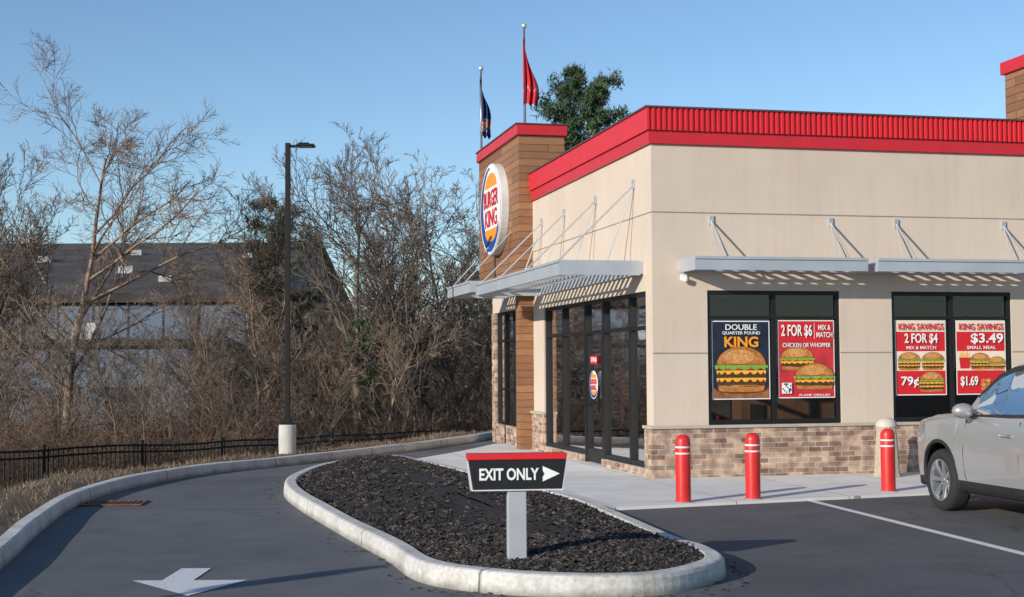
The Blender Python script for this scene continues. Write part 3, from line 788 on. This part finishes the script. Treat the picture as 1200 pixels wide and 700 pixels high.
for x in xs_:
    b = belt(x); z0 = min(zb(x), b-.04); W = hw(x); rh = rail(x); rw = W*railw(x)
    pts = []
    for f_ in (0, .02, .15, .3, .45, .6, .75, .88, .96, 1.0):
        z = z0+(b-z0)*f_; w_ = W*sidefac(z, b)
        if f_ == 0: w_ -= .03
        if f_ == .75: w_ += .006
        if f_ == .96: w_ -= .008
        if f_ == 1.0: w_ -= .035
        pts.append((w_, z))
    wb = pts[-1][0]; zr = b+rh+.012
    for f_ in (.06, .90): pts.append((wb-.012+(rw-wb)*f_, b+.006+(rh)*f_))
    pts.append((rw, zr)); pts.append((rw*.93, zr+.022)); pts.append((rw*.6, zr+.045)); pts.append((0, zr+.058))
    full = pts + [(-w_, z) for w_, z in pts[-2::-1]]
    base = len(mb.v); rings.append((base, x)); mb.v += [(x, w_, z) for w_, z in full]
K = len(full); nP = len(pts)
for (a, xa), (b, xb) in zip(rings, rings[1:]):
    xm = (xa+xb)/2
    for k in range(K-1):
        kk = k if k < nP-1 else K-2-k
        mi = 0
        if kk == 10 and -3.35 < xm < -.72 and not (-1.78 < xm < -1.70) and not (-2.72 < xm < -2.62): mi = 1
        if kk >= 13 and (-1.12 < xm < -.46 or -3.6 < xm < -3.36): mi = 1
        if kk in (9, 11) and -3.4 < xm < -.68: mi = 2
        if kk in (0, 1) : mi = 2
        mb.f.append((a+k, a+k+1, b+k+1, b+k)); mb.m.append(mi)
mb.f.append(tuple(range(rings[0][0], rings[0][0]+K))[::-1]); mb.m.append(2)
mb.f.append(tuple(range(rings[-1][0], rings[-1][0]+K))); mb.m.append(0)
mb.obj('body', [carpaint, carglass, blackp], E, True)
def sy(x, z): return hw(x)*sidefac(z, 1)
m = MB(); m.box(.45, .7, -.6, .6, .3, .7); m.box(-2.25, -.45, -.82, .82, .24, .55); m.box(-3.6, -3.15, -.6, .6, .4, .8)
m.box(-.42, .42, -.55, .55, .3, .9); m.box(-3.12, -2.28, -.55, .55, .3, .95); m.obj('underbody_light_block', blackp, E)  # wheelhouse fill, plus black boxes added inside the body to block light
m = MB()
for s_ in (-1, 1):
    m.box(-2.0, -1.25, s_*.38-.22, s_*.38+.22, .56, .95); m.box(-2.1, -2.01, s_*.38-.22, s_*.38+.22, .6, 1.35); m.box(-2.08, -2.02, s_*.38-.12, s_*.38+.12, 1.36, 1.52)
m.box(-.95, -.5, -.75, .75, .9, 1.06); m.obj('interior', blackp, E)
m = MB()
def seam(P):
    for s_ in (1, -1):
        for (xa, za), (xb, zb_) in zip(P, P[1:]):
            m.tube((xa, s_*(sy(xa, za)-.001), za), (xb, s_*(sy(xb, zb_)-.001), zb_), .0045, n=5)
seam([(-.62, 1.06), (-.60, .9), (-.58, .7), (-.60, .45), (-.66, .33)])
seam([(-1.74, 1.08), (-1.74, .7), (-1.74, .33)]); seam([(-2.66, 1.08), (-2.6, .9), (-2.30, .62)])
seam([(-.66, .33), (-1.74, .33), (-2.2, .33)])
for s_ in (1, -1):
    for c in (0, -2.70):
        P = [(c+.435*math.cos(t), .36+.435*math.sin(t)) for t in [math.pi*i/18-.15*(i == 0)+.15*(i == 18) for i in range(19)]]
        for (xa, za), (xb, zb_) in zip(P, P[1:]): m.tube((xa, s_*(sy(xa, za)-.008), za), (xb, s_*(sy(xb, zb_)-.008), zb_), .014, n=6)
m.obj('seams', blackp, E)
m = MB()
for s_ in (1, -1):
    for x0 in (-1.62, -2.45): m.tube((x0, s_*(sy(x0, .93)+.028), .93), (x0+.2, s_*(sy(x0, .93)+.028), .93), .016, n=8); m.tube((x0+.01, s_*(sy(x0, .93)-.01), .93), (x0+.01, s_*(sy(x0, .93)+.028), .93), .012); m.tube((x0+.19, s_*(sy(x0, .93)-.01), .93), (x0+.19, s_*(sy(x0, .93)+.028), .93), .012)
m.obj('door_handles', carpaint, E, True)
for s_ in (1, -1):
    m = MB(); T = Matrix.Translation((-.80, s_*1.03, 1.17)) @ Matrix.Diagonal((.085, .125, .085, 1))
    m.lathe([(.001, -1), (.5, -.87), (.87, -.5), (1, 0), (.87, .5), (.5, .87), (.001, 1)], 16, T=T); m.obj('mirror', carpaint, E, True)
    m = MB(); m.tube((-.78, s_*.86, 1.10), (-.8, s_*.98, 1.13), .03); m.obj('mirror_arm', blackp, E)
    m = MB(); P = []
    for i, x0 in enumerate(np.linspace(.42, .85, 9)):
        for z in (.74+.03*(8-i)/8, .80, .86+(.05*(8-i)/8)): P.append((x0, s_*(sy(x0, z)+.006), min(z, belt(x0)-.015)))
    m.v = P
    for i in range(8):
        for k in range(2): m.f.append((i*3+k, i*3+k+1, i*3+k+4, i*3+k+3)); m.m.append(0)
    m.obj('headlight', lampg, E, True)
    box('tail_light', -3.72, -3.45, s_*.80-.06, s_*.80+.08, .85, 1.1, redink, E, .02)
for c in (0, -2.70):
    for s_ in (1, -1):
        W_ = empty('wheel_hub', (c, s_*.80, .355)); W_.parent = E
        if s_ < 0: W_.rotation_euler = (0, 0, math.pi)
        m = MB(); m.lathe([(.235, .10), (.25, .112), (.30, .118), (.335, .105), (.352, .075), (.355, .03), (.355, -.06), (.345, -.10), (.30, -.115), (.235, -.10)], 44, ax='y'); m.obj('tyre', tyre, W_, True)
        m = MB(); m.lathe([(.240, .10), (.238, .112), (.222, .108), (.212, .05), (.20, -.02), (.2, -.08)], 44, ax='y'); m.lathe([(.001, .07), (.03, .072), (.045, .06), (.05, .03)], 20, ax='y')
        for i in range(7):
            T = Matrix.Rotation(2*math.pi*i/7, 4, 'Y'); b0 = len(m.v)
            m.v += [tuple(T @ Vector(p)) for p in ((.03, .04, -.024), (.225, .082, -.032), (.225, .082, .032), (.03, .04, .024), (.03, .066, -.018), (.225, .104, -.020), (.225, .104, .020), (.03, .066, .018))]
            for q in ((0,3,2,1),(4,5,6,7),(0,1,5,4),(1,2,6,5),(2,3,7,6),(3,0,4,7)): m.f.append(tuple(b0+i_ for i_ in q)); m.m.append(0)
        m.obj('rim', rim, W_, False)
        m = MB(); m.lathe([(.001, -.03), (.19, -.03), (.19, -.05)], 30, ax='y'); m.obj('brake_disc', blackp, W_)
box('grille', .885, .905, -.42, .42, .55, .70, blackp, E, .01)
box('licence_plate', .905, .915, -.15, .15, .44, .53, white_m, E)

# ------------------------------------------------------------------ vegetation
def barkmat(name, c0, c1):
    m, nt, b = nmat(name)
    oi = nt.nodes.new('ShaderNodeObjectInfo'); n = noise(nt, 2.5, 3)
    r = ramp(nt, n.outputs['Fac'], [(.3, c0), (.7, c1)])
    r2 = ramp(nt, oi.outputs['Random'], [(0, (.65, .65, .67)), (.5, (1.0, .97, .95)), (1, (1.35, 1.22, 1.1))])
    x = mul(nt, r.outputs[0], r2.outputs[0]); nt.links.new(x.outputs[0], b.inputs['Base Color'])
    b.inputs['Roughness'].default_value = .9; b.inputs['Specular IOR Level'].default_value = .15; return m
bark = barkmat('bark', (.105, .08, .064), (.29, .235, .19)); brushm = barkmat('brush_stems', (.10, .065, .048), (.23, .165, .12))
def rv(): return Vector((random.gauss(0, 1), random.gauss(0, 1), random.gauss(0, 1)))
def grow(mb, p, d, L, r0, r1, nseg, sides, wob, up):
    out = []; d = d.normalized(); a = mb.ring(p, d, r0, sides); out.append((p, d, r0)); s = L/nseg
    for i in range(nseg):
        d = (d+rv()*wob+Vector((0, 0, up))).normalized(); p = p+d*s; r = r0+(r1-r0)*(i+1)/nseg
        b = mb.ring(p, d, r, sides); mb.link(a, b, sides); a = b; out.append((p, d, r))
    return out
RMIN = .008
def sub(mb, path, L, lvl, maxl, cfg):
    n, ang, ratio, start = cfg[lvl]
    N = len(path)-1
    for k in range(n):
        f = start+(1-start)*(k+random.random())/n; idx = min(int(f*N), N-1); t = f*N-idx
        p = path[idx][0].lerp(path[idx+1][0], t); d0 = path[idx][1]; r = path[idx][2]
        side = rv(); side = (side-d0*side.dot(d0)).normalized()
        a = math.radians(ang*random.uniform(.7, 1.3)); d = d0*math.cos(a)+side*math.sin(a)
        l = L*ratio*(1.15-.55*f)*random.uniform(.7, 1.2); rr = max(r*.62, RMIN*1.15)
        pp = grow(mb, p, d, l, rr, max(rr*.3, RMIN*.7), max(2, 5-lvl), 3 if lvl > 0 else 5, .14, .06)
        if lvl+1 < maxl: sub(mb, pp, l, lvl+1, maxl, cfg)
def bare(seed, H, cfg, r=.13, wob=.05):
    random.seed(seed); mb = MB()
    tr = grow(mb, Vector((0, 0, -.3)), Vector((random.uniform(-.08, .08), random.uniform(-.08, .08), 1)), H*.8, r, r*.15, 10, 7, wob, .03)
    sub(mb, tr, H, 0, len(cfg), cfg)
    me = mb.obj('tmp', bark, smooth=True); d = me.data; bpy.data.objects.remove(me); return d
c1 = [(13, 45, .42, .22), (7, 42, .5, .2), (6, 40, .5, .15), (4, 38, .55, .1)]
c2 = [(16, 30, .38, .15), (7, 35, .5, .2), (6, 35, .5, .15), (4, 38, .55, .1)]
bigc = [(15, 52, .46, .25), (8, 45, .5, .2), (8, 42, .5, .15), (6, 40, .55, .1)]
TR = [bare(21, 11, c1), bare(22, 11, c2, .10), bare(23, 10, c1, .11, .08), bare(24, 12, c2, .11), bare(25, 9.5, c1, .09, .1)]
RMIN = .0065
BIG = bare(31, 13, bigc, .18, .05)
SAP = [bare(61, 6, [(14, 32, .40, .1), (6, 38, .5, .15), (5, 38, .5, .1)], .05, .08), bare(62, 5.5, [(12, 40, .45, .1), (6, 40, .5, .15), (5, 38, .5, .1)], .045, .12)]
def shrub(seed, n, H):
    random.seed(seed); mb = MB()
    for _ in range(n):
        p = Vector((random.gauss(0, .6), random.gauss(0, .6), -.1)); d = Vector((random.gauss(0, .7), random.gauss(0, .7), 1))
        pp = grow(mb, p, d, H*random.uniform(.45, 1.15), random.uniform(.008, .016), .005, 6, 3, .22, -.09)
        sub(mb, pp, H*.7, 0, 2, [(6, 50, .5, .2), (3, 50, .5, .1)])
    o = mb.obj('tmp', brushm, smooth=True); d = o.data; bpy.data.objects.remove(o); return d
RMIN = .006
SH = [shrub(41, 30, 2.4), shrub(42, 34, 1.8), shrub(43, 22, 3.1)]
random.seed(99)
def place(name, me, x, y, s, rz, parent=None, sz=1.0):
    o = bpy.data.objects.new(name, me); COL.objects.link(o); o.location = (x, y, tz(x, y)-.05); o.scale = (s, s, s*sz); o.rotation_euler = (0, 0, rz)
    if parent: o.parent = parent
    return o
place('bare_tree', BIG, -13.1, 40, .93, 3.4)
for x, y, i, s in ((-14.6, 36, 0, .95), (-16.2, 41, 2, 1.0), (-17.9, 43, 1, 1.05), (-4.6, 41, 0, .93), (-6.4, 44, 1, .90), (-3.0, 46, 3, .92), (-1.6, 45, 4, 1.08), (-7.7, 42, 2, .82), (-2.2, 40, 1, .82), (-3.6, 42, 2, .95), (-.6, 43, 0, .85)):
    place('bare_tree', TR[i], x, y, s, random.uniform(0, 6.28))
WD = empty('woodland'); UG = empty('undergrowth')
cnt = 0
while cnt < 62:
    y = random.uniform(46, 92); r = random.uniform(-.50, .10); x = r*y
    if y > 60 and -36 < x < -12: continue
    if sdist([(x, y)])[0] < 6: continue
    if r < -.165 and random.random() < .62: continue
    s = random.uniform(.60, .92)*(.78 if r < -.165 else 1.0)*(1-max(0, y-60)*.005)
    place('woodland_tree', random.choice(TR), x, y, s, random.uniform(0, 6.28), WD); cnt += 1
cnt = 0
while cnt < 62:
    y = random.uniform(29, 48); x = random.uniform(-.42, -.005)*y
    if sdist([(x, y)])[0] < 5.2: continue
    if x/y < -.17 and random.random() < .35: continue
    place('sapling', random.choice(SAP), x, y, random.uniform(.5, .95), random.uniform(0, 6.28), WD); cnt += 1
cnt = 0
while cnt < 235:
    y = random.uniform(24, 56); x = random.uniform(-.46, .02)*y
    d_ = sdist([(x, y)])[0]
    if d_ < 5.1: continue
    if random.random() > 1.15-(y-26)/50: continue
    place('brush', random.choice(SH), x, y, random.uniform(.5, 1.0), random.uniform(0, 6.28), UG); cnt += 1

def needlemat():
    m, nt, b = nmat('pine_needles'); n = noise(nt, 1.1, 3)
    r = ramp(nt, n.outputs['Fac'], [(.3, (.025, .05, .025)), (.6, (.07, .115, .05)), (.8, (.11, .155, .065))])
    nt.links.new(r.outputs[0], b.inputs['Base Color']); b.inputs['Roughness'].default_value = .7; return m
needle = needlemat()
def pine(seed, H, R, start=.3, nl=48, cl=1.0):
    random.seed(seed); mb = MB()
    tr = grow(mb, Vector((0, 0, -.3)), Vector((.02, .02, 1)), H, H*.014, .02, 12, 7, .02, .05)
    for k in range(nl):
        f = start+(1-start)*(k+random.random())/nl; idx = min(int(f*12), 11); p = tr[idx][0].lerp(tr[idx+1][0], f*12-idx)
        az = random.uniform(0, 6.28); l = R*(1.0-.60*((f-start)/(1-start))**1.8)*random.uniform(.5, 1.25)
        d = Vector((math.cos(az), math.sin(az), random.uniform(.05, .5)))
        pp = grow(mb, p, d, l, .035, .01, 5, 3, .09, .05)
        for _ in range(int((15*l/2.2+5)*cl)):
            t = random.uniform(.3, 1.02)*5; i = min(int(t), 4); q = pp[i][0].lerp(pp[i+1][0], min(t-i, 1))+rv()*.17*l/2
            for _n in range(24):
                dd = (rv()*.8+Vector((0, 0, .6))).normalized(); ln = random.uniform(.16, .36); w = dd.cross(rv()).normalized()*.03
                c = q+rv()*.10; b0 = len(mb.v)
                mb.v += [tuple(c-w), tuple(c+w), tuple(c+dd*ln)]; mb.f.append((b0, b0+1, b0+2)); mb.m.append(1)
    o = mb.obj('tmp', [bark, needle]); d = o.data; bpy.data.objects.remove(o); return d
P1 = pine(51, 17.3, 3.0, .6, 44, 1.6); P2 = pine(52, 12, 1.9, .35, 34, .8)
o = place('pine_tree', P1, 4.1, 60, 1.0, 2.4); o.location.z = -2.6
o = place('pine_tree', P2, -10.9, 62, .98, 0); o.location.z = -3.2
o = place('pine_tree', P2, -7.5, 46.5, .88, 2.0); o.location.z = -3.0
for x, y, s in ((-4.2, 40, .36), (-8.4, 42, .28), (-3.0, 43, .33), (-5.6, 43, .3)): place('evergreen_shrub', P2, x, y, s, 1.5)
random.seed(5)
DT = empty('distant_trees')
for i in range(40):
    y = random.uniform(130, 160); x = -80+i*3.5+random.uniform(-1, 1)
    o = place('distant_tree', random.choice(TR), x, y, random.uniform(.9, 1.3)*(1 if x < -14 else .55), random.uniform(0, 6), DT)
gb = MB(); cand = [(random.uniform(-12, 1), random.uniform(9, 34)) for _ in range(50000)]
dd = sdist(cand); zz = terr(cand)
for (x, y), d_, z in zip(cand, dd, zz):
    if not (.28 < d_ < 4.2): continue
    if random.random() > (.35+.65*(math.sin(x*2.1+y)*math.sin(y*1.3)*.5+.5))*(1.0 if d_ < 2 else .45): continue
    h = random.uniform(.03, .11); a = random.uniform(0, 6.28); w = .006
    lx, ly = random.gauss(0, .6)*h, random.gauss(0, .6)*h
    b0 = len(gb.v); gb.v += [(x-w*math.cos(a), y-w*math.sin(a), z-.01), (x+w*math.cos(a), y+w*math.sin(a), z-.01), (x+lx, y+ly, z+h)]
    gb.f.append((b0, b0+1, b0+2)); gb.m.append(random.choice((0, 0, 1)))
gb.obj('dry_grass', [M('straw', (.24, .185, .11), .9, var=.3), M('dead_leaf', (.14, .08, .045), .9, var=.3)])

# ------------------------------------------------------------------ warehouse
Wh = empty('warehouse', (0, 0, 0))
wwall = M('warehouse_wall', (.12, .155, .205), .8, var=.2, vscale=.3); wroof = M('warehouse_roof', (.062, .050, .043), .95, var=.5, vscale=.5)
wwin = M('warehouse_glazing', (.03, .035, .045), .2)
m = MB(); m.v = [(-70, 74.5, 5.6), (-14, 74.5, 5.6), (-14, 102, 10.9), (-70, 102, 10.9), (-70, 128, 5.6), (-14, 128, 5.6)]; m.f = [(0, 1, 2, 3), (3, 2, 5, 4)]; m.m = [0, 0]; r_ = m.obj('roof', wroof, Wh)
so = r_.modifiers.new('s', 'SOLIDIFY'); so.thickness = .4
box('main_wall', -69.5, -14.5, 75, 127.5, -3.5, 5.1, wwall, Wh)
m = MB(); m.v = [(-14.45, 75, 5.0), (-14.45, 127.5, 5.0), (-14.45, 102, 10.2)]; m.f = [(0, 1, 2)]; m.m = [0]; m.obj('gable', wwall, Wh)
box('wing_wall', -40, -15, 64, 74.9, -3.5, 2.7, wwall, Wh); box('wing_roof', -40.4, -14.6, 63.6, 74.95, 2.7, 3.0, wroof, Wh)
m = MB()
for i in range(7): m.box(-38+i*3.2, -36+i*3.2, 63.94, 63.99, -1.5, .8)
for i in range(12): m.box(-38+i*1.9, -37.9+i*1.9, 74.96, 74.99, 3.1, 5.1)
m.obj('wing_windows', wwin, Wh)
m = MB()
for x0, y0, z0, s_ in ((-24, 84, 7.4, .6), (-31, 90, 8.5, .6), (-20.5, 80, 6.6, .5), (-27, 67, 3.3, .6), (-22, 69, 3.3, .8), (-36, 86, 7.8, .6), (-26, 94, 9.3, .5), (-18, 92, 8.9, .5)):
    m.box(x0, x0+1.5*s_, y0, y0+1.2*s_, z0-.5, z0+.8*s_)
m.obj('roof_units', M('hvac', (.38, .38, .37), .7), Wh)

# ------------------------------------------------------------------ light, sky, camera
EL = math.radians(17); td = Vector((.70*math.cos(EL), .714*math.cos(EL), -math.sin(EL)))
sl = bpy.data.lights.new('sun', 'SUN'); sl.energy = 5.0; sl.angle = math.radians(.53); sl.color = (1, .93, .83)
so = bpy.data.objects.new('sun', sl); COL.objects.link(so); so.rotation_euler = td.to_track_quat('-Z', 'Y').to_euler(); so.location = (-20, -20, 20)
w = bpy.data.worlds.new('World'); S.world = w; w.use_nodes = True; nt = w.node_tree
sk = nt.nodes.new('ShaderNodeTexSky'); sk.sky_type = 'NISHITA'; sk.sun_disc = False
sk.sun_elevation = EL; sk.sun_rotation = math.atan2(-.70, -.714); sk.air_density = 1.0; sk.dust_density = 0.0; sk.ozone_density = 3.4; sk.altitude = 300
nt.links.new(sk.outputs[0], nt.nodes['Background'].inputs[0]); nt.nodes['Background'].inputs[1].default_value = .15
cam = bpy.data.cameras.new('camera'); cam.lens = 48.6; cam.sensor_width = 36; cam.clip_end = 5000; cam.clip_start = .1
cam.dof.use_dof = True; cam.dof.focus_distance = 19; cam.dof.aperture_fstop = 4.0
co = bpy.data.objects.new('camera', cam); COL.objects.link(co)
co.matrix_world = Matrix.Translation((0, 0, 1.7)) @ Matrix.Rotation(math.radians(90+2.76), 4, 'X') @ Matrix.Rotation(math.radians(-.35), 4, 'Z')
S.camera = co
S.view_settings.view_transform = 'Standard'; S.view_settings.look = 'None'; S.view_settings.exposure = 0
